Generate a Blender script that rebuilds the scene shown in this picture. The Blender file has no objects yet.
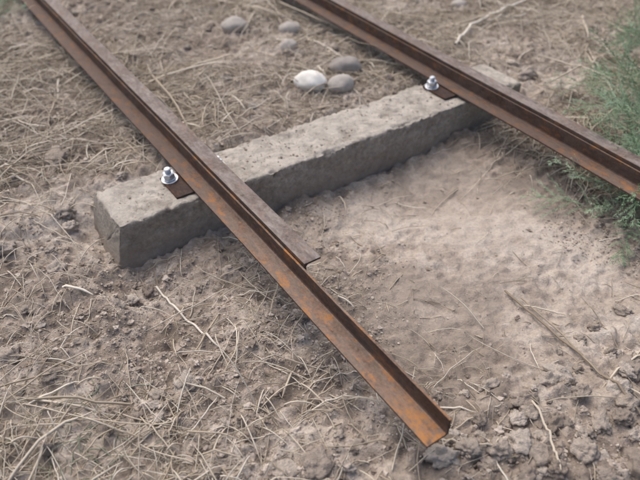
import bpy, bmesh, math, random
import numpy as np
from mathutils import noise, Vector, Matrix
random.seed(7); rng=np.random.default_rng(11)
S=bpy.context.scene
R=math.radians
# ---------------------------------------------------------------- helpers
def link(o):
    S.collection.objects.link(o); return o
def mesh_np(name,V,F,mat=None,smooth=True,attrs=None):
    me=bpy.data.meshes.new(name)
    V=np.asarray(V,dtype=np.float32)
    n,k=F.shape
    me.vertices.add(len(V)); me.vertices.foreach_set("co",V.ravel())
    me.loops.add(n*k); me.loops.foreach_set("vertex_index",F.astype(np.int32).ravel())
    me.polygons.add(n)
    me.polygons.foreach_set("loop_start",np.arange(0,n*k,k,dtype=np.int32))
    me.polygons.foreach_set("loop_total",np.full(n,k,dtype=np.int32))
    me.update(calc_edges=True)
    me.polygons.foreach_set("use_smooth",np.full(len(me.polygons),smooth))
    if attrs:
        for k,a in attrs.items():
            at=me.attributes.new(k,'FLOAT','POINT'); at.data.foreach_set("value",np.asarray(a,dtype=np.float32))
    if mat: me.materials.append(mat)
    return link(bpy.data.objects.new(name,me))
T=rng.random((8,256,256))
def vn(x,y,s=0):
    xi=np.floor(x).astype(int); yi=np.floor(y).astype(int)
    fx=x-xi; fy=y-yi; fx=fx*fx*fx*(fx*(fx*6-15)+10); fy=fy*fy*fy*(fy*(fy*6-15)+10)
    t=T[s]; a=t[xi&255,yi&255]; b=t[(xi+1)&255,yi&255]; c=t[xi&255,(yi+1)&255]; d=t[(xi+1)&255,(yi+1)&255]
    return (a*(1-fx)+b*fx)*(1-fy)+(c*(1-fx)+d*fx)*fy
def fbm(x,y,f,o=3,s=0):
    r=0;a=1;t=0
    for i in range(o):
        ca,sa=math.cos(.7*i+.3),math.sin(.7*i+.3)
        r=r+a*(vn((x*ca-y*sa)*f+17.3*i,(x*sa+y*ca)*f+5.1*i,(s+i)%8)-.5); t+=a; a*=.5; f*=2.03
    return r/t
def sm(t):
    t=np.clip(t,0,1); return t*t*(3-2*t)
A=R(33.4); ca,sa=math.cos(A),math.sin(A)
def trk(x,y): return x*ca+y*sa, -x*sa+y*ca
def bare(x,y):
    tx,ty=trk(x,y)
    m=sm((tx-.50)/.15)*sm((1.35-tx)/.2)*sm((1.17-ty)/.1)*sm((ty-.30)/.35)
    return m*np.clip(.75+1.8*fbm(x,y,3.5,3,5),0,1)
def G(x,y):
    x=np.asarray(x,dtype=float); y=np.asarray(y,dtype=float)
    tx,ty=trk(x,y)
    beh=sm((ty-1.30)/.12); rt=sm((tx-1.30)/.25); lf=sm((.30-tx)/.2)
    z=.055*beh+.05*rt*(1-beh)+.018*lf*(1-beh)
    z=z+.02*sm((.6-ty)/.5)
    z=z-.030*sm((ty-.78)/.25)*(1-beh)*sm((tx-.12)/.15)*sm((1.35-tx)/.3)
    b=bare(x,y); k=1-.68*b
    z=z+.040*fbm(x,y,1.7,2,1)+.030*k*fbm(x,y,7,2,2)
    c=np.abs(fbm(x,y,22,3,3))
    z=z+k*(.034*(.2-c))+k*.022*fbm(x,y,48,2,4)+(.35+.65*k)*.009*fbm(x,y,95,1,6)
    return z-.002
# ---------------------------------------------------------------- materials
def mat(name):
    m=bpy.data.materials.new(name); m.use_nodes=True
    nt=m.node_tree; b=nt.nodes["Principled BSDF"]; return m,nt,b
def noise_(nt,co,scale,det=4,rough=.6,scalev=None):
    if scalev:
        mp=nt.nodes.new("ShaderNodeMapping"); mp.inputs["Scale"].default_value=scalev
        nt.links.new(co,mp.inputs["Vector"]); co=mp.outputs[0]
    n=nt.nodes.new("ShaderNodeTexNoise"); n.inputs["Scale"].default_value=scale
    n.inputs["Detail"].default_value=det; n.inputs["Roughness"].default_value=rough
    nt.links.new(co,n.inputs["Vector"]); return n.outputs["Fac"]
def ramp(nt,fac,stops):
    r=nt.nodes.new("ShaderNodeValToRGB"); e=r.color_ramp.elements
    while len(e)<len(stops): e.new(.5)
    for i,(p,c) in enumerate(stops):
        e[i].position=p; e[i].color=(*c,1) if len(c)==3 else c
    nt.links.new(fac,r.inputs[0]); return r.outputs[0]
def mix(nt,f,a,b,mode='MIX'):
    m=nt.nodes.new("ShaderNodeMix"); m.data_type='RGBA'; m.blend_type=mode
    for s,v in ((m.inputs[0],f),(m.inputs[6],a),(m.inputs[7],b)):
        if isinstance(v,(int,float)): s.default_value=v
        elif isinstance(v,tuple): s.default_value=(*v,1)
        else: nt.links.new(v,s)
    return m.outputs[2]
def bump(nt,h,st,dist,b,prev=None):
    n=nt.nodes.new("ShaderNodeBump"); n.inputs["Strength"].default_value=st; n.inputs["Distance"].default_value=dist
    nt.links.new(h,n.inputs["Height"])
    if prev: nt.links.new(prev,n.inputs["Normal"])
    nt.links.new(n.outputs[0],b.inputs["Normal"]); return n.outputs[0]
def objco(nt): return nt.nodes.new("ShaderNodeTexCoord").outputs["Object"]
def attr(nt,n):
    a=nt.nodes.new("ShaderNodeAttribute"); a.attribute_name=n; return a.outputs["Fac"]
def m_ground():
    m,nt,b=mat("dirt"); co=objco(nt)
    c=ramp(nt,attr(nt,"tone"),[(0,(.235,.193,.16)),(.5,(.40,.338,.288)),(1,(.57,.505,.445))])
    nf=noise_(nt,co,130,4,.75)
    c=mix(nt,.8,c,ramp(nt,nf,[(.3,(.30,.30,.30)),(.5,(.5,.5,.5)),(.7,(.70,.69,.67))]),'OVERLAY')
    c=mix(nt,attr(nt,"bare"),c,mix(nt,.45,c,(.51,.44,.38)))
    nt.links.new(c,b.inputs["Base Color"]); b.inputs["Roughness"].default_value=.95
    b.inputs["Specular IOR Level"].default_value=.15
    bump(nt,nf,.9,.006,b)
    return m
def m_var(name,stops,sc=60,bs=.5,bd=.003,rough=.95,at="rnd",spec=.2):
    m,nt,b=mat(name)
    c=ramp(nt,attr(nt,at),stops)
    if bs:
        co=objco(nt); nf=noise_(nt,co,sc,4,.75)
        c=mix(nt,.8,c,ramp(nt,nf,[(.3,(.36,.36,.36)),(.7,(.64,.64,.64))]),'OVERLAY')
        bump(nt,nf,bs,bd,b)
    nt.links.new(c,b.inputs["Base Color"]); b.inputs["Roughness"].default_value=rough
    b.inputs["Specular IOR Level"].default_value=spec
    return m
def m_stone(name,c0,c1):
    m,nt,b=mat(name); co=objco(nt)
    c=ramp(nt,noise_(nt,co,25,5,.6),[(.3,c0),(.7,c1)])
    nt.links.new(c,b.inputs["Base Color"]); b.inputs["Roughness"].default_value=.9; b.inputs["Specular IOR Level"].default_value=.2
    bump(nt,noise_(nt,co,90,4),.3,.002,b); return m
def m_concrete():
    m,nt,b=mat("weathered_concrete"); co=objco(nt)
    c=ramp(nt,noise_(nt,co,7,6,.65),[(.25,(.27,.24,.205)),(.5,(.37,.335,.295)),(.75,(.48,.44,.39))])
    nf=noise_(nt,co,75,5,.78)
    c=mix(nt,.9,c,ramp(nt,nf,[(.3,(.29,.29,.29)),(.7,(.69,.68,.67))]),'OVERLAY')
    v=nt.nodes.new("ShaderNodeTexVoronoi"); v.inputs["Scale"].default_value=45; v.inputs["Randomness"].default_value=1; nt.links.new(co,v.inputs["Vector"])
    pits=mix(nt,1.0,ramp(nt,noise_(nt,co,14,2),[(.54,(0,0,0)),(.64,(.6,.6,.6))]),ramp(nt,v.outputs["Distance"],[(.10,(1,1,1)),(.22,(0,0,0))]),'MULTIPLY')
    c=mix(nt,pits,c,(.19,.16,.135))
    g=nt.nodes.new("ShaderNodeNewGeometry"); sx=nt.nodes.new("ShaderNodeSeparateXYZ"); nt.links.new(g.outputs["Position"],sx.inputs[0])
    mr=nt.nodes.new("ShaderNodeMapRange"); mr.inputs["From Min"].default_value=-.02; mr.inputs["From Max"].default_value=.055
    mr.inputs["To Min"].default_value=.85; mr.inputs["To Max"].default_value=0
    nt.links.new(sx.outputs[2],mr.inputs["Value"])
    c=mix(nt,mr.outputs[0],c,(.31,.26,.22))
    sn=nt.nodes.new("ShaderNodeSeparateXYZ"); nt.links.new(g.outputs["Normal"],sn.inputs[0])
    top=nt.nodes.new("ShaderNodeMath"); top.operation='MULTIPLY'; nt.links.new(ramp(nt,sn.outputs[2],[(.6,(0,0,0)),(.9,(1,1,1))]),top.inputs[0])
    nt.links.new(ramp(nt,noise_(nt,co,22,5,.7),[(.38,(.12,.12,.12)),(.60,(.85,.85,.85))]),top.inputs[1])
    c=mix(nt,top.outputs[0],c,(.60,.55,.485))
    nt.links.new(c,b.inputs["Base Color"]); b.inputs["Roughness"].default_value=.95; b.inputs["Specular IOR Level"].default_value=.2
    bump(nt,nf,.9,.007,b)
    return m
def m_rust(name,dark,mid,org,rough=.75,metal=.1,light=None,patch=(.40,.15,.045),pw=.75,th=.52,grad=False):
    m,nt,b=mat(name); co=objco(nt)
    nf=noise_(nt,co,170,4,.75)
    c=ramp(nt,noise_(nt,co,1,6,.7,(60,34,60)),[(.30,dark),(.46,mid),(.56,mid),(.72,org)])
    c=mix(nt,.85,c,ramp(nt,nf,[(.3,(.28,.28,.28)),(.7,(.68,.68,.68))]),'OVERLAY')
    if light:
        c=mix(nt,ramp(nt,noise_(nt,co,1,5,.65,(30,14,30)),[(.42,(0,0,0)),(.66,(.8,.8,.8))]),c,light)
    c=mix(nt,ramp(nt,noise_(nt,co,1,5,.7,(32,14,32)),[(.50,(0,0,0)),(.66,(.7,.7,.7))]),c,dark)
    c=mix(nt,ramp(nt,noise_(nt,co,1,6,.75,(30,18,30)),[(th,(0,0,0)),(th+.12,(pw,pw,pw))]),c,patch)
    if grad:
        sx=nt.nodes.new("ShaderNodeSeparateXYZ"); nt.links.new(co,sx.inputs[0])
        def mr(a,b_,c_,d_):
            q=nt.nodes.new("ShaderNodeMapRange"); q.interpolation_type='SMOOTHSTEP'
            for k_,v_ in zip(("From Min","From Max","To Min","To Max"),(a,b_,c_,d_)): q.inputs[k_].default_value=v_
            nt.links.new(sx.outputs[1],q.inputs["Value"]); return q.outputs[0]
        c=mix(nt,mr(.45,1.1,0,.62),c,(.075,.05,.042))
        tip=nt.nodes.new("ShaderNodeMath"); tip.operation='MULTIPLY'; nt.links.new(mr(.0,.16,.8,0),tip.inputs[0])
        nt.links.new(ramp(nt,noise_(nt,co,60,6,.75),[(.42,(.05,.05,.05)),(.60,(.95,.95,.95))]),tip.inputs[1])
        c=mix(nt,tip.outputs[0],c,(.48,.21,.06))
    nt.links.new(c,b.inputs["Base Color"]); b.inputs["Roughness"].default_value=rough; b.inputs["Metallic"].default_value=metal
    b.inputs["Specular IOR Level"].default_value=.3
    bump(nt,nf,.5,.0018,b)
    return m
def m_zinc():
    m,nt,b=mat("galvanised_steel"); co=objco(nt)
    nt.links.new(ramp(nt,noise_(nt,co,120,3),[(.3,(.42,.45,.50)),(.7,(.75,.78,.82))]),b.inputs["Base Color"])
    b.inputs["Metallic"].default_value=.6; b.inputs["Roughness"].default_value=.35; return m
MG=m_ground()
# ---------------------------------------------------------------- ground
h=.0052; n=345
core=np.arange(-n,n+1)*h
ext=[];d=h;p=core[-1]
while p<120:
    d*=1.18; p+=d; ext.append(p)
ext=np.array(ext); ax=np.concatenate([-ext[::-1],core,ext])
X,Y=np.meshgrid(ax,ax+1.75,indexing='ij')
Z=G(X,Y); m=len(ax)
TX,TY=trk(X,Y)
tone=np.clip(.43+1.8*fbm(X,Y,4,4,0)+1.1*fbm(X,Y,38,3,5)+.14*sm((TY-1.3)/.2)-.12*sm((.5-TX)/.2)*sm((1.1-TY)/.4),0,1)
V=np.stack([X,Y,Z],-1).reshape(-1,3)
i=np.arange(m-1)[:,None]*m+np.arange(m-1)[None,:]
F=np.stack([i,i+m,i+m+1,i+1],-1).reshape(-1,4)
mesh_np("ground",V,F,MG,True,{"bare":bare(X,Y).ravel(),"tone":tone.ravel()})
# ---------------------------------------------------------------- sleeper
def sleeper():
    x0,x1,y0,y1,z0,z1=.225,1.515,1.168,1.340,-.08,.1
    cy,cz=(y0+y1)/2,(z0+z1)/2; hw,hh=(y1-y0)/2,(z1-z0)/2; r=.008
    loop=[]
    def seg(a,b,k):
        for j in range(k): loop.append((a[0]+(b[0]-a[0])*j/k,a[1]+(b[1]-a[1])*j/k))
    def arc(cx,cz_,a0,k=5):
        for j in range(k): 
            a=a0+math.pi/2*j/k; loop.append((cx+r*math.cos(a),cz_+r*math.sin(a)))
    seg((hw,-hh+r),(hw,hh-r),30); arc(hw-r,hh-r,0); seg((hw-r,hh),(-hw+r,hh),32); arc(-hw+r,hh-r,math.pi/2)
    seg((-hw,hh-r),(-hw,-hh+r),30); arc(-hw+r,-hh+r,math.pi); seg((-hw+r,-hh),(hw-r,-hh),8); arc(hw-r,-hh+r,1.5*math.pi)
    L=len(loop); rings=[]
    for s in (.1,.25,.4,.55,.7,.82,.91,.955): rings.append((x0,s))
    for dx,s in ((.002,.98),(.005,.993)): rings.append((x0+dx,s))
    for x in np.linspace(x0+.010,x1-.010,330): rings.append((x,1))
    for dx,s in ((.005,.993),(.002,.98)): rings.append((x1-dx,s))
    for s in (.955,.91,.82,.7,.55,.4,.25,.1): rings.append((x1,s))
    V=[]
    for (x,s) in rings:
        for (py,pz) in loop:
            taper=1+.04*(-pz/hh)
            p=Vector((x,cy+py*s*taper,cz+pz*s))
            nrm=Vector((0,py/hw,pz/hh))
            if abs(nrm.y)>abs(nrm.z)*1.02: nrm=Vector((0,math.copysign(1,nrm.y),0))
            elif abs(nrm.z)>abs(nrm.y)*1.02: nrm=Vector((0,0,math.copysign(1,nrm.z)))
            nrm.normalize()
            if s<.96: nrm=(nrm*.2+Vector((-1 if x<.8 else 1,0,0))).normalized()
            dsp=.004*noise.fractal(p*6,1,2,3)+.0030*noise.fractal(p*40,1,2,3)
            edge=max(0,abs(py/hw)+abs(pz/hh)-1.84)/.16
            ch=max(0,noise.fractal(p*26+Vector((3,1,7)),1,2,3)-.08)
            dsp-=min(.014,edge*ch*.05)
            dsp-=.0045*max(0,noise.noise(p*55+Vector((1,8,2)))-.40)/.3
            v=p+nrm*dsp
            w=max(0,1-(x-x0)/.12); w=w*w*(3-2*w)
            v.x+=w*(.010*(v.z-.05)/.05)+w*.006*noise.noise(Vector((v.y*14,v.z*14,2)))
            V.append(v)
    F=[]
    for a in range(len(rings)-1):
        for k in range(L):
            F.append((a*L+k,a*L+(k+1)%L,(a+1)*L+(k+1)%L,(a+1)*L+k))
    F.append(tuple(range(L))[::-1]); F.append(tuple((len(rings)-1)*L+k for k in range(L)))
    me=bpy.data.meshes.new("concrete_sleeper"); me.from_pydata([tuple(v) for v in V],[],F); me.update()
    bm=bmesh.new(); bm.from_mesh(me); bmesh.ops.recalc_face_normals(bm,faces=bm.faces); bm.to_mesh(me); bm.free()
    for p in me.polygons: p.use_smooth=True
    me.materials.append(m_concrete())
    o=link(bpy.data.objects.new("concrete_sleeper",me)); o.rotation_euler[2]=A
sleeper()
# ---------------------------------------------------------------- rails
M_web=m_rust("rusty_steel_painted_shade",(.035,.023,.020),(.085,.052,.040),(.20,.095,.05),light=(.14,.105,.09),patch=(.30,.13,.045),pw=.5,th=.55)  # rust with the web's shade painted in as a darker colour
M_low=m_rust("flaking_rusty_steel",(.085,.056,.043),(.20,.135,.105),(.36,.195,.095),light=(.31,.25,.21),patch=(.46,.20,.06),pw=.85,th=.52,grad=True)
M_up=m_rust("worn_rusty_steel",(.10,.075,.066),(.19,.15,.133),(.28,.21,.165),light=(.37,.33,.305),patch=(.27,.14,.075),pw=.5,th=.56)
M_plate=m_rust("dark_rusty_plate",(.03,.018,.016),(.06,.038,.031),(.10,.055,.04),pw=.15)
def extrude(name,sec,y0,y1,mt,parent,holes=()):
    k=max(2,int((y1-y0)/.03)); L=len(sec); V=[];F=[]
    for i in range(k+1):
        y=y0+(y1-y0)*i/k
        for (x,z) in sec:
            q=Vector((x*3,y*2.5,z*3)); w=.0016; q2=Vector((x*30,y*30,z*30))
            V.append((x+w*noise.noise(q)+.0003*noise.noise(q2),y,z+w*noise.noise(q+Vector((9,2,4)))+.0003*noise.noise(q2+Vector((5,5,1)))))
    for i in range(k):
        for j in range(L): F.append((i*L+j,(i+1)*L+j,(i+1)*L+(j+1)%L,i*L+(j+1)%L))
    F.append(tuple(range(L))); F.append(tuple(k*L+j for j in range(L))[::-1])
    me=bpy.data.meshes.new(name); me.from_pydata(V,[],F); me.update()
    bm=bmesh.new(); bm.from_mesh(me); bmesh.ops.recalc_face_normals(bm,faces=bm.faces)
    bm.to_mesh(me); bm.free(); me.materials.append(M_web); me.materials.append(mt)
    o=link(bpy.data.objects.new(name,me)); o.parent=parent
    for (loc,axis,r) in holes:
        bm=bmesh.new(); bmesh.ops.create_cone(bm,cap_ends=True,segments=20,radius1=r,radius2=r,depth=.02)
        c=bpy.data.meshes.new("hole")
        if axis=='x': bmesh.ops.rotate(bm,verts=bm.verts,matrix=Matrix.Rotation(R(90),3,'Y'))
        bmesh.ops.translate(bm,verts=bm.verts,vec=loc); bm.to_mesh(c); bm.free()
        c.materials.append(M_web)
        co=link(bpy.data.objects.new("hole_cutter",c))
        md=o.modifiers.new("b",'BOOLEAN'); md.object=co; md.operation='DIFFERENCE'; md.solver='EXACT'
        dg=bpy.context.evaluated_depsgraph_get(); nm=bpy.data.meshes.new_from_object(o.evaluated_get(dg))
        o.modifiers.clear(); o.data=nm; bpy.data.objects.remove(co)
    for p in o.data.polygons: p.material_index=1 if p.normal.z>.6 else 0  # up-facing faces get lighter rust, all others the rust with painted-in shade
    bv=o.modifiers.new("bev",'BEVEL'); bv.width=.0012; bv.segments=2; bv.limit_method='ANGLE'; bv.angle_limit=R(50)
    return o
low=[(0,0),(.046,0),(.046,.041),(.041,.041),(.041,.009),(.0395,.0065),(.037,.005),(0,.005)]
up=[(.0468,.006),(.0518,.006),(.0518,.041),(.0535,.0435),(.056,.045),(.086,.045),(.086,.050),(.0468,.050)]
def rail(name,org,ang,y0,yu,y1,holes):
    e=bpy.data.objects.new(name,None); link(e); e.location=(*org,.107); e.rotation_euler[2]=ang
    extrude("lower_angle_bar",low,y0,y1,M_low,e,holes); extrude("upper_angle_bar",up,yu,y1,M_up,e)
    return e
rail("steel_rail",(.166,.553),R(34.3),0,.418,7,[((.044,.085,.026),'x',.0055),((.022,.30,.003),'z',.0055)])
rail("steel_rail",(1.135,.592),R(33.1),-.2,-.2,7,[])
# ---------------------------------------------------------------- bolts, plates
MZ=m_zinc()
def bolt(loc,ang,sc=1.25):
    bm=bmesh.new()
    def cyl(r,z0,z1,seg,r2=None):
        ret=bmesh.ops.create_cone(bm,cap_ends=True,segments=seg,radius1=r,radius2=r2 or r,depth=z1-z0)
        bmesh.ops.translate(bm,verts=ret['verts'],vec=(0,0,(z0+z1)/2))
    cyl(.0165,0,.0025,32); cyl(.0125,.0027,.0055,24)
    cyl(.0120,.0057,.0160,6); cyl(.0105,.0160,.0172,24,.009)
    z=.0172
    while z<.026:
        cyl(.0066,z,z+.0009,16,.0060); cyl(.0060,z+.0009,z+.0018,16,.0066); z+=.0018
    cyl(.0060,z,z+.0012,16,.0048)
    bmesh.ops.scale(bm,vec=(sc,sc,sc),verts=bm.verts)
    me=bpy.data.meshes.new("anchor_bolt"); bm.to_mesh(me); bm.free(); me.materials.append(MZ)
    o=link(bpy.data.objects.new("anchor_bolt",me)); o.location=loc; o.rotation_euler=(R(4),R(-5),ang)
    bv=o.modifiers.new("bev",'BEVEL'); bv.width=.0006; bv.segments=2; bv.limit_method='ANGLE'
    return o
def plate(cx,cy,w,l,ang,z):
    bm=bmesh.new(); bmesh.ops.create_cube(bm,size=1); bmesh.ops.scale(bm,vec=(w,l,.005),verts=bm.verts)
    bmesh.ops.bevel(bm,geom=bm.edges[:]+bm.verts[:],offset=.001,segments=2,affect='EDGES')
    me=bpy.data.meshes.new("base_plate"); bm.to_mesh(me); bm.free(); me.materials.append(M_plate)
    o=link(bpy.data.objects.new("base_plate",me)); o.location=(cx,cy,z); o.rotation_euler[2]=ang; return o
def on_rail(org,ang,lx,ly):
    return org[0]+lx*math.cos(ang)-ly*math.sin(ang), org[1]+lx*math.sin(ang)+ly*math.cos(ang)
oL=(.166,.553);aL=R(34.3);oR=(1.135,.592);aR=R(33.1)
for o_,a_,ly in ((oL,aL,.905),(oR,aR,1.425)):
    px,py=on_rail(o_,a_,.034,ly-.03); plate(px,py,.155,.10,a_,.1035)
    bx,by=on_rail(o_,a_,-.025,ly); bolt((bx,by,.1062),.4)
    bx,by=on_rail(o_,a_,.100,ly-.012); bolt((bx,by,.1062),.9,1.0)
# ---------------------------------------------------------------- stones, clods
def ico(sub):
    bm=bmesh.new(); bmesh.ops.create_icosphere(bm,subdivisions=sub,radius=1)
    V=np.array([v.co[:] for v in bm.verts]); F=np.array([[v.index for v in f.verts] for f in bm.faces]); bm.free(); return V,F
def lump(sub,seed,amp,fr=1.3,oct=3):
    V,F=ico(sub); out=[]
    for v in V:
        p=Vector(v)*fr+Vector((seed*7.1,seed*3.3,seed))
        out.append(v*(1+amp*noise.fractal(p,.8,2,oct)))
    return np.array(out),F
SG=m_stone("grey_river_stone",(.36,.33,.30),(.50,.465,.43)); SD=m_stone("brown_river_stone",(.27,.245,.225),(.38,.35,.325)); SW=m_stone("white_river_stone",(.70,.68,.63),(.86,.84,.79))
for k,(x,y,w,asp,ang,mt) in enumerate([(-.316,2.335,.10,.85,.3,SG),(-.111,2.307,.08,.85,.2,SG),(-.112,2.14,.075,.8,1,SG),
    (.083,1.975,.11,.7,.2,SD),(-.030,1.855,.108,.80,-.3,SW),(.065,1.85,.095,.75,.8,SG),(.564,2.60,.07,.8,.1,SG),(-.20,1.72,.035,.8,.5,SD)]):
    V,F=lump(4,k+3,.16,.9,2); V=V*np.array([w/2,w/2*asp,w/2*.62])
    o=mesh_np("river_stone",V,F,mt); z=float(G(x,y)); o.location=(x,y,z+w*.17); o.rotation_euler[2]=ang
MC=m_var("dry_clod",[(0,(.245,.203,.17)),(.5,(.38,.325,.278)),(1,(.51,.45,.395))],90,1,.008)
MCs=m_var("soil_crumb",[(0,(.235,.192,.158)),(.5,(.38,.32,.272)),(1,(.54,.475,.415))],0,0)
def scatter(name,bases,P,Sz,mt,flat=.7,sink=.25,smooth=True):
    P=np.asarray(P);Sz=np.asarray(Sz);Vs=[];Fs=[];At=[];off=0;nb=len(bases)
    for bi in range(nb):
        V,F=bases[bi]; p=P[bi::nb]; s_=Sz[bi::nb]; n=len(p)
        if n==0: continue
        a=rng.random(n)*6.283; c,s=np.cos(a)[:,None],np.sin(a)[:,None]
        sx=(s_*rng.uniform(.7,1.35,n))[:,None];sy=(s_*rng.uniform(.7,1.3,n))[:,None];sz=(s_*rng.uniform(.6,1,n)*flat)[:,None]
        x=V[:,0]*sx;y=V[:,1]*sy;z=V[:,2]*sz
        W=np.stack([x*c-y*s+p[:,:1],x*s+y*c+p[:,1:2],z+p[:,2:3]+sz*(1-2*sink)*.6],-1)
        Vs.append(W.reshape(-1,3)); Fs.append((F[None]+(np.arange(n)*len(V))[:,None,None]+off).reshape(-1,3)); off+=n*len(V)
        At.append(np.repeat(rng.random(n),len(V)))
    return mesh_np(name,np.concatenate(Vs),np.concatenate(Fs),mt,smooth,{"rnd":np.concatenate(At)})
def insl(x,y,pad=0):
    tx,ty=trk(x,y); return (tx>.225-pad)&(tx<1.52+pad)&(ty>1.16-pad)&(ty<1.348+pad)
def spots(N_,pad=.003,bk=.75):
    y=.42+2.6*rng.random(N_*3)**1.25; x=rng.uniform(-1,1,N_*3)*(.35+.52*y)
    k=(rng.random(N_*3)<np.clip(.40+3.4*fbm(x,y,4.5,3,7)-bk*bare(x,y),.03,1))&~insl(x,y,pad)
    return x[k][:N_],y[k][:N_]
b0=[lump(1,s,.6,1.4) for s in range(10)]
b1=[lump(2,s,.75,1.7,5) for s in range(12)]
x,y=spots(34000,.003,.5); sz=np.clip(.0017*np.exp(rng.normal(0,.35,len(x))),.0010,.0032)
scatter("soil_crumbs",b0,np.stack([x,y,G(x,y)],-1),sz,MCs,smooth=False)
x,y=spots(5500,.006,.8); sz=np.clip(.0034*np.exp(rng.normal(0,.42,len(x))),.0025,.009)
scatter("soil_crumbs",b1,np.stack([x,y,G(x,y)],-1),sz,MCs,sink=.4,smooth=False)
tx=rng.uniform(.25,1.5,900);ty=1.18+.15*rng.random(900)**.8
x=tx*ca-ty*sa;y=tx*sa+ty*ca
scatter("sleeper_crumbs",b0,np.stack([x,y,np.full(900,.0995)],-1),np.clip(.0016*np.exp(rng.normal(0,.4,900)),.001,.004),MCs,smooth=False)
b3=[lump(4,s+20,.50,1.5,7) for s in range(12)]
cl=[(-.706,1.464,.040),(-.598,1.464,.022),(-.003,.577,.026),(-.058,.566,.020),(.343,.612,.032),(.317,.741,.020),(.60,.787,.030),(.50,.665,.022),(.417,.655,.018),(.28,.66,.016),(.53,.57,.026),
 (-.434,.953,.018),(-.586,.932,.022),(-.6,.8,.022),(-.47,1.12,.015),(-.5,.75,.016),(-.3,.72,.013),(.39,.56,.018),(.45,.60,.022),(.25,.60,.014),(.56,.70,.020),(-.53,1.33,.022),(-.63,1.25,.022),(-.42,1.0,.013),(.65,.95,.015),(.57,.9,.012),
 (.33,.66,.013),(.38,.63,.012),(.36,.58,.013),(.47,.64,.012),(.55,.64,.014)]
for _ in range(90):   # broken, lumpy soil near the cut end
    cl.append((rng.uniform(.20,.68),.53+.26*rng.random()**1.3,float(np.clip(.012*math.exp(rng.normal(0,.4)),.006,.024))))
for _ in range(650):
    xx=rng.uniform(-1.5,1.5);yy=rng.uniform(.45,2.9)
    if insl(xx,yy,.03) or float(bare(xx,yy))>.3: continue
    cl.append((xx,yy,float(np.clip(.0105*math.exp(rng.normal(0,.42)),.005,.026))))
scatter("dirt_clods",b3,[(a,b,float(G(a,b))) for a,b,_ in cl],[c for *_,c in cl],MC,.8,.5)
# ---------------------------------------------------------------- straw
def tubes(name,paths,radii,rnd,mt,sides=3):
    P=np.asarray(paths); n,k,_=P.shape
    Tn=np.gradient(P,axis=1); Tn/=np.linalg.norm(Tn,axis=2,keepdims=True)+1e-9
    upv=np.zeros_like(Tn); upv[...,2]=1; upv[...,0]=.13
    s=np.cross(Tn,upv); s/=np.linalg.norm(s,axis=2,keepdims=True)+1e-9
    u=np.cross(s,Tn)
    prof=np.ones(k); prof[-1]=.25; prof[-2]=.7
    r=(np.asarray(radii)[:,None]*prof[None,:])[...,None]
    V=np.stack([P+r*(math.cos(6.2832*q/sides)*s+math.sin(6.2832*q/sides)*u) for q in range(sides)],2)
    V=V.reshape(-1,3)
    base=(np.arange(n)*k*sides)[:,None,None]+(np.arange(k-1)*sides)[None,:,None]
    q=np.arange(sides)[None,None,:]; q2=(q+1)%sides
    F=np.stack([base+q,base+q2,base+sides+q2,base+sides+q],-1).reshape(-1,4)
    return mesh_np(name,V,F,mt,True,{"rnd":np.repeat(np.asarray(rnd),k*sides)})
MS=m_var("dry_straw",[(0,(.26,.21,.16)),(.35,(.43,.365,.285)),(.75,(.60,.53,.435)),(1,(.75,.69,.60))],80,0,rough=.85)
def dens(x,y):
    tx,ty=trk(x,y); d=np.full_like(x,.06)
    d=np.where(ty>1.35,1.1,d); d=np.where((ty<=1.36)&(tx<.50),.16,d); d=np.where((ty<=1.36)&(tx>1.33),.8,d)
    d=np.where((ty<=1.36)&(tx<.16),.55,d)
    d=np.where((ty<.75)&(tx>.2)&(tx<.8),.10,d)
    return d*np.clip(.5+3.4*fbm(x,y,3,3,6),.08,1)
def lying(M,lmean,rmean,lift,curv,K=8,kink=.07):
    y=.42+2.75*rng.random(M)**1.1; x=rng.uniform(-1,1,M)*(.40+.52*y)
    k=rng.random(M)<dens(x,y); x=x[k];y=y[k]; n=len(x)
    a=rng.uniform(0,6.283,n)
    L=lmean*np.exp(rng.normal(0,.5,n))*np.clip(.55+.3*y,.5,1.15); cv=rng.normal(0,curv,n)
    pts=np.zeros((n,K,3)); px,py=x.copy(),y.copy()
    zb=lift*np.abs(rng.normal(0,1,n)); tilt=rng.normal(0,.12,n)
    for j in range(K):
        pts[:,j,0]=px;pts[:,j,1]=py; pts[:,j,2]=G(px,py)
        aa=a+cv*(j/K-.5)+ kink*rng.normal(0,1,n)
        px=px+np.cos(aa)*L/K; py=py+np.sin(aa)*L/K
    zc=pts[:,:,2]; w=np.linspace(0,1,K)[None,:]
    chord=zc[:,:1]*(1-w)+zc[:,-1:]*w
    top=np.maximum(chord,zc*.7+chord*.3)
    arch=np.sin(w*math.pi)
    pts[:,:,2]=top+.0012+zb[:,None]*(.3+arch*.8)+np.maximum(0,tilt[:,None])*L[:,None]*w
    bad=insl(pts[:,:,0],pts[:,:,1],.0).any(1)
    pts=pts[~bad]; n=len(pts)
    return pts,rmean*np.exp(rng.normal(0,.35,n)),rng.random(n)
A0=lying(50000,.028,.0007,.002,.5,5); A1=lying(42000,.060,.0008,.004,.5); A2=lying(9000,.13,.0012,.009,.35); A3=lying(750,.17,.0021,.010,.25)
tubes("dry_straw",A0[0],A0[1],A0[2],MS)
tubes("dry_straw",np.concatenate([A1[0],A2[0],A3[0]]),np.concatenate([A1[1],A2[1],A3[1]]),np.concatenate([A1[2],A2[2]*.8+.2,A3[2]*.7+.3]),MS)
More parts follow.
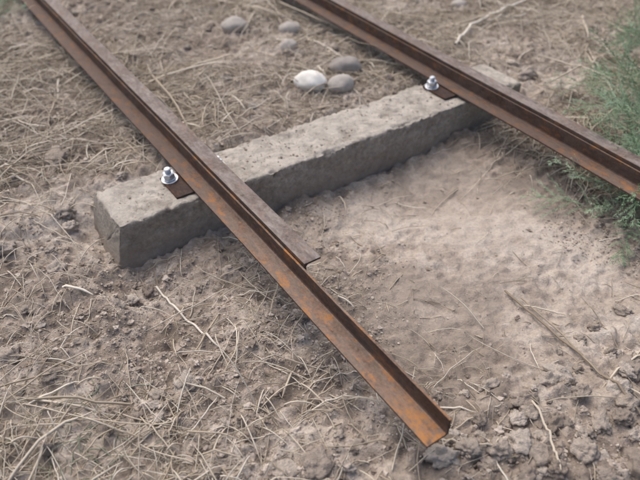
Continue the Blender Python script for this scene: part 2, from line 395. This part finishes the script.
def tuft(name,cx,cy,n,L,spread,r,mt,lean=(0,0),K=8,rlo=.4):
    pts=np.zeros((n,K,3))
    for i in range(n):
        a=rng.uniform(0,6.283); bx,by=cx+rng.normal(0,spread*.12),cy+rng.normal(0,spread*.12)
        el=rng.uniform(.15,1.0); l=L*rng.uniform(.5,1.2); d=np.array([math.cos(a)*math.cos(el)+lean[0],math.sin(a)*math.cos(el)+lean[1],math.sin(el)]); d/=np.linalg.norm(d)
        p=np.array([bx,by,float(G(bx,by))-.004])
        for j in range(K):
            pts[i,j]=p; p=p+d*l/K; d=d+np.array([0,0,-.22*rng.uniform(.5,1.6)]); d/=np.linalg.norm(d)
            gz=float(G(p[0],p[1]))+.002
            if p[2]<gz: p[2]=gz
    return tubes(name,pts,r*rng.uniform(.6,1.3,n),rng.uniform(rlo,1,n),mt)
tuft("dry_grass_tuft",-.03,.74,30,.15,.35,.0013,MS,(0,-.2),rlo=.6)
tuft("dry_grass_tuft",-.10,.66,18,.11,.35,.0013,MS,rlo=.6)
for (a,b,nn,ll,sp) in [(-.60,.82,36,.12,.6),(-.68,.95,45,.14,.8),(-.74,1.15,40,.14,.8),(-.83,1.6,55,.18,.8),(-.15,.86,14,.09,.5),(.05,1.03,14,.10,.5),(-1.0,2.1,60,.22,1),
    (-.30,1.95,40,.13,1.2),(.35,2.35,50,.16,1.),(.95,1.75,50,.18,1),(.60,1.95,40,.14,1),(.15,2.6,50,.16,1.2),(-.60,1.75,50,.14,1.3),(-.65,2.5,50,.16,1.2),(-.9,1.35,40,.14,1),(.85,2.2,60,.20,1),(1.0,2.0,50,.2,1),(.7,2.45,50,.2,1)]:
    tuft("dry_grass_tuft",a,b,nn,ll,sp,.0011,MS)
MW=m_var("grey_green_weed",[(0,(.15,.18,.12)),(.5,(.27,.30,.22)),(1,(.45,.45,.36))],80,0,rough=.8)
tuft("low_weed",-.40,.60,60,.07,.5,.0009,MW,rlo=0)
def stick(name,pl,r,mt,rv=.8):
    pl=np.array(pl,dtype=float); K=22; t_=np.linspace(0,len(pl)-1,K); P=np.stack([np.interp(t_,range(len(pl)),pl[:,c]) for c in range(3)],-1)
    z=G(P[:,0],P[:,1]); P[:,2]=np.maximum(z,np.linspace(z[0],z[-1],K))+pl[0,2]+r
    P[1:-1,:2]+=rng.normal(0,.0008,(K-2,2))
    return tubes(name,P[None],[r],[rv],mt,6)
stick("dry_stick",[(.473,2.159,.01),(.56,2.33,0),(.652,2.437,0),(.845,2.62,0)],.0055,MS,1)
stick("dry_stick",[(.63,2.40,.012),(.70,2.43,0),(.80,2.45,0)],.0035,MS,.9)
stick("dry_stick",[(.409,1.012,.006),(.5,.84,0),(.576,.667,0)],.0026,MS,.05)
stick("dry_stick",[(.44,.99,.006),(.49,.88,0),(.53,.76,0)],.0018,MS,.2)
stick("dry_stick",[(.385,.70,.01),(.392,.63,0),(.388,.55,0)],.0022,MS,.7)
stick("dry_stick",[(-.377,1.05,.004),(-.28,.93,0),(-.204,.85,0)],.0024,MS,1)
stick("dry_stick",[(.43,.97,.004),(.47,.955,0),(.52,.93,0)],.0018,MS,.8)
stick("dry_stick",[(.20,.62,.004),(.25,.605,0),(.31,.605,0)],.0020,MS,.6)
# ---------------------------------------------------------------- feathery weeds
MF=m_var("feathery_leaf",[(0,(.16,.25,.14)),(.5,(.29,.41,.265)),(1,(.43,.55,.39))],60,0,rough=.7)
def fern(name,cx,cy,nf,L,lean,sp=.05):
    V=[];F=[];At=[]
    def strip(p,q,w,rv,side):
        i=len(V); V.extend([p-side*w,p+side*w,q+side*w*.25,q-side*w*.25]); F.append((i,i+1,i+2,i+3)); At.extend([rv]*4)
    for f in range(nf):
        a=rng.uniform(0,6.283); el=rng.uniform(.30,1.35)
        d=np.array([math.cos(a)*math.cos(el)+lean[0],math.sin(a)*math.cos(el)+lean[1],math.sin(el)]); d/=np.linalg.norm(d)
        bx,by=cx+rng.normal(0,sp),cy+rng.normal(0,sp); p=np.array([bx,by,float(G(bx,by))-.005])
        l=L*rng.uniform(.45,1.1); K=20; rv=rng.random(); bend=rng.normal(0,.05,3)
        for j in range(K):
            q=p+d*l/K; s=np.cross(d,[0,0,1]); s/=np.linalg.norm(s)+1e-9; nn=np.cross(s,d)
            strip(p,q,.0011*(1-j/K*.6),rv*.6,s); strip(p,q,.0011*(1-j/K*.6),rv*.6,nn)
            if j>3:
                for sg in (-1,1):
                    if rng.random()<.22: continue
                    pl=(l*.24*math.sin(math.pi*min(1,(j-2)/(K-2))**.8)+.008)*rng.uniform(.4,1.2)
                    ph=rng.uniform(-1.2,1.2)   # branchlets leave all round the stem, not in one plane
                    dd=d*rng.uniform(.8,1.4)+s*sg*math.cos(ph)+nn*math.sin(ph); dd/=np.linalg.norm(dd)
                    e=p+dd*pl; ax_=np.cross(dd,nn); ax_/=np.linalg.norm(ax_)+1e-9
                    strip(p,e,.0006,rv,nn); strip(p,e,.0006,rv,ax_)
                    kk=max(3,int(pl/.0052))
                    for u in range(1,kk+1):
                        c=p+dd*pl*u/kk
                        for s2 in (-1,1):
                            e2=dd*1.2+ax_*s2*rng.uniform(.4,1)+nn*rng.normal(0,.7); e2/=np.linalg.norm(e2)
                            strip(c,c+e2*(.0105*rng.uniform(.6,1.2)*(1.1-.5*u/kk)),.0009,min(1,max(0,rv+rng.normal(0,.2))),np.cross(e2,nn))
            p=q; d=d+np.array([0,0,-.045])+bend*.5; d/=np.linalg.norm(d)
    return mesh_np(name,np.array(V),np.array(F),MF,False,{"rnd":At})
fern("feathery_weed",.82,1.30,34,.27,(-.12,-.10),.035)
fern("feathery_weed",.91,1.48,34,.31,(-.2,-.08),.04)
fern("feathery_weed",1.02,1.70,28,.31,(-.18,0))
fern("feathery_weed",1.13,1.95,26,.31,(-.15,0),.06)
fern("feathery_weed",1.22,2.25,24,.30,(-.15,0),.08)
fern("feathery_weed",-1.32,2.42,24,.24,(.1,0))
fern("feathery_weed",-1.16,2.78,12,.2,(0,0))
# ---------------------------------------------------------------- light, world, camera
w=bpy.data.worlds.new("World"); S.world=w; w.use_nodes=True
nt=w.node_tree; bg=nt.nodes["Background"]; sk=nt.nodes.new("ShaderNodeTexSky"); sk.sky_type='NISHITA'; sk.sun_disc=False
el,az=R(60),R(-40)
sk.sun_elevation=el; sk.sun_rotation=az; sk.air_density=1; sk.dust_density=6
nt.links.new(sk.outputs[0],bg.inputs[0]); bg.inputs[1].default_value=.15
l=bpy.data.lights.new("sun",'SUN'); l.energy=1.5; l.angle=R(75); l.color=(1,.97,.93)
lo=link(bpy.data.objects.new("sun",l)); lo.rotation_euler=Vector((-math.sin(az)*math.cos(el),-math.cos(az)*math.cos(el),-math.sin(el))).to_track_quat('-Z','Y').to_euler()
cam=bpy.data.cameras.new("camera"); cam.lens=36.1; cam.clip_start=.02; cam.clip_end=500
cam.dof.use_dof=True; cam.dof.focus_distance=1.3; cam.dof.aperture_fstop=3.0
c=link(bpy.data.objects.new("camera",cam)); c.location=(0,0,1); c.rotation_euler=(R(90-40.2),0,0); S.camera=c
S.view_settings.view_transform='Standard'; S.view_settings.look='None'; S.view_settings.exposure=0
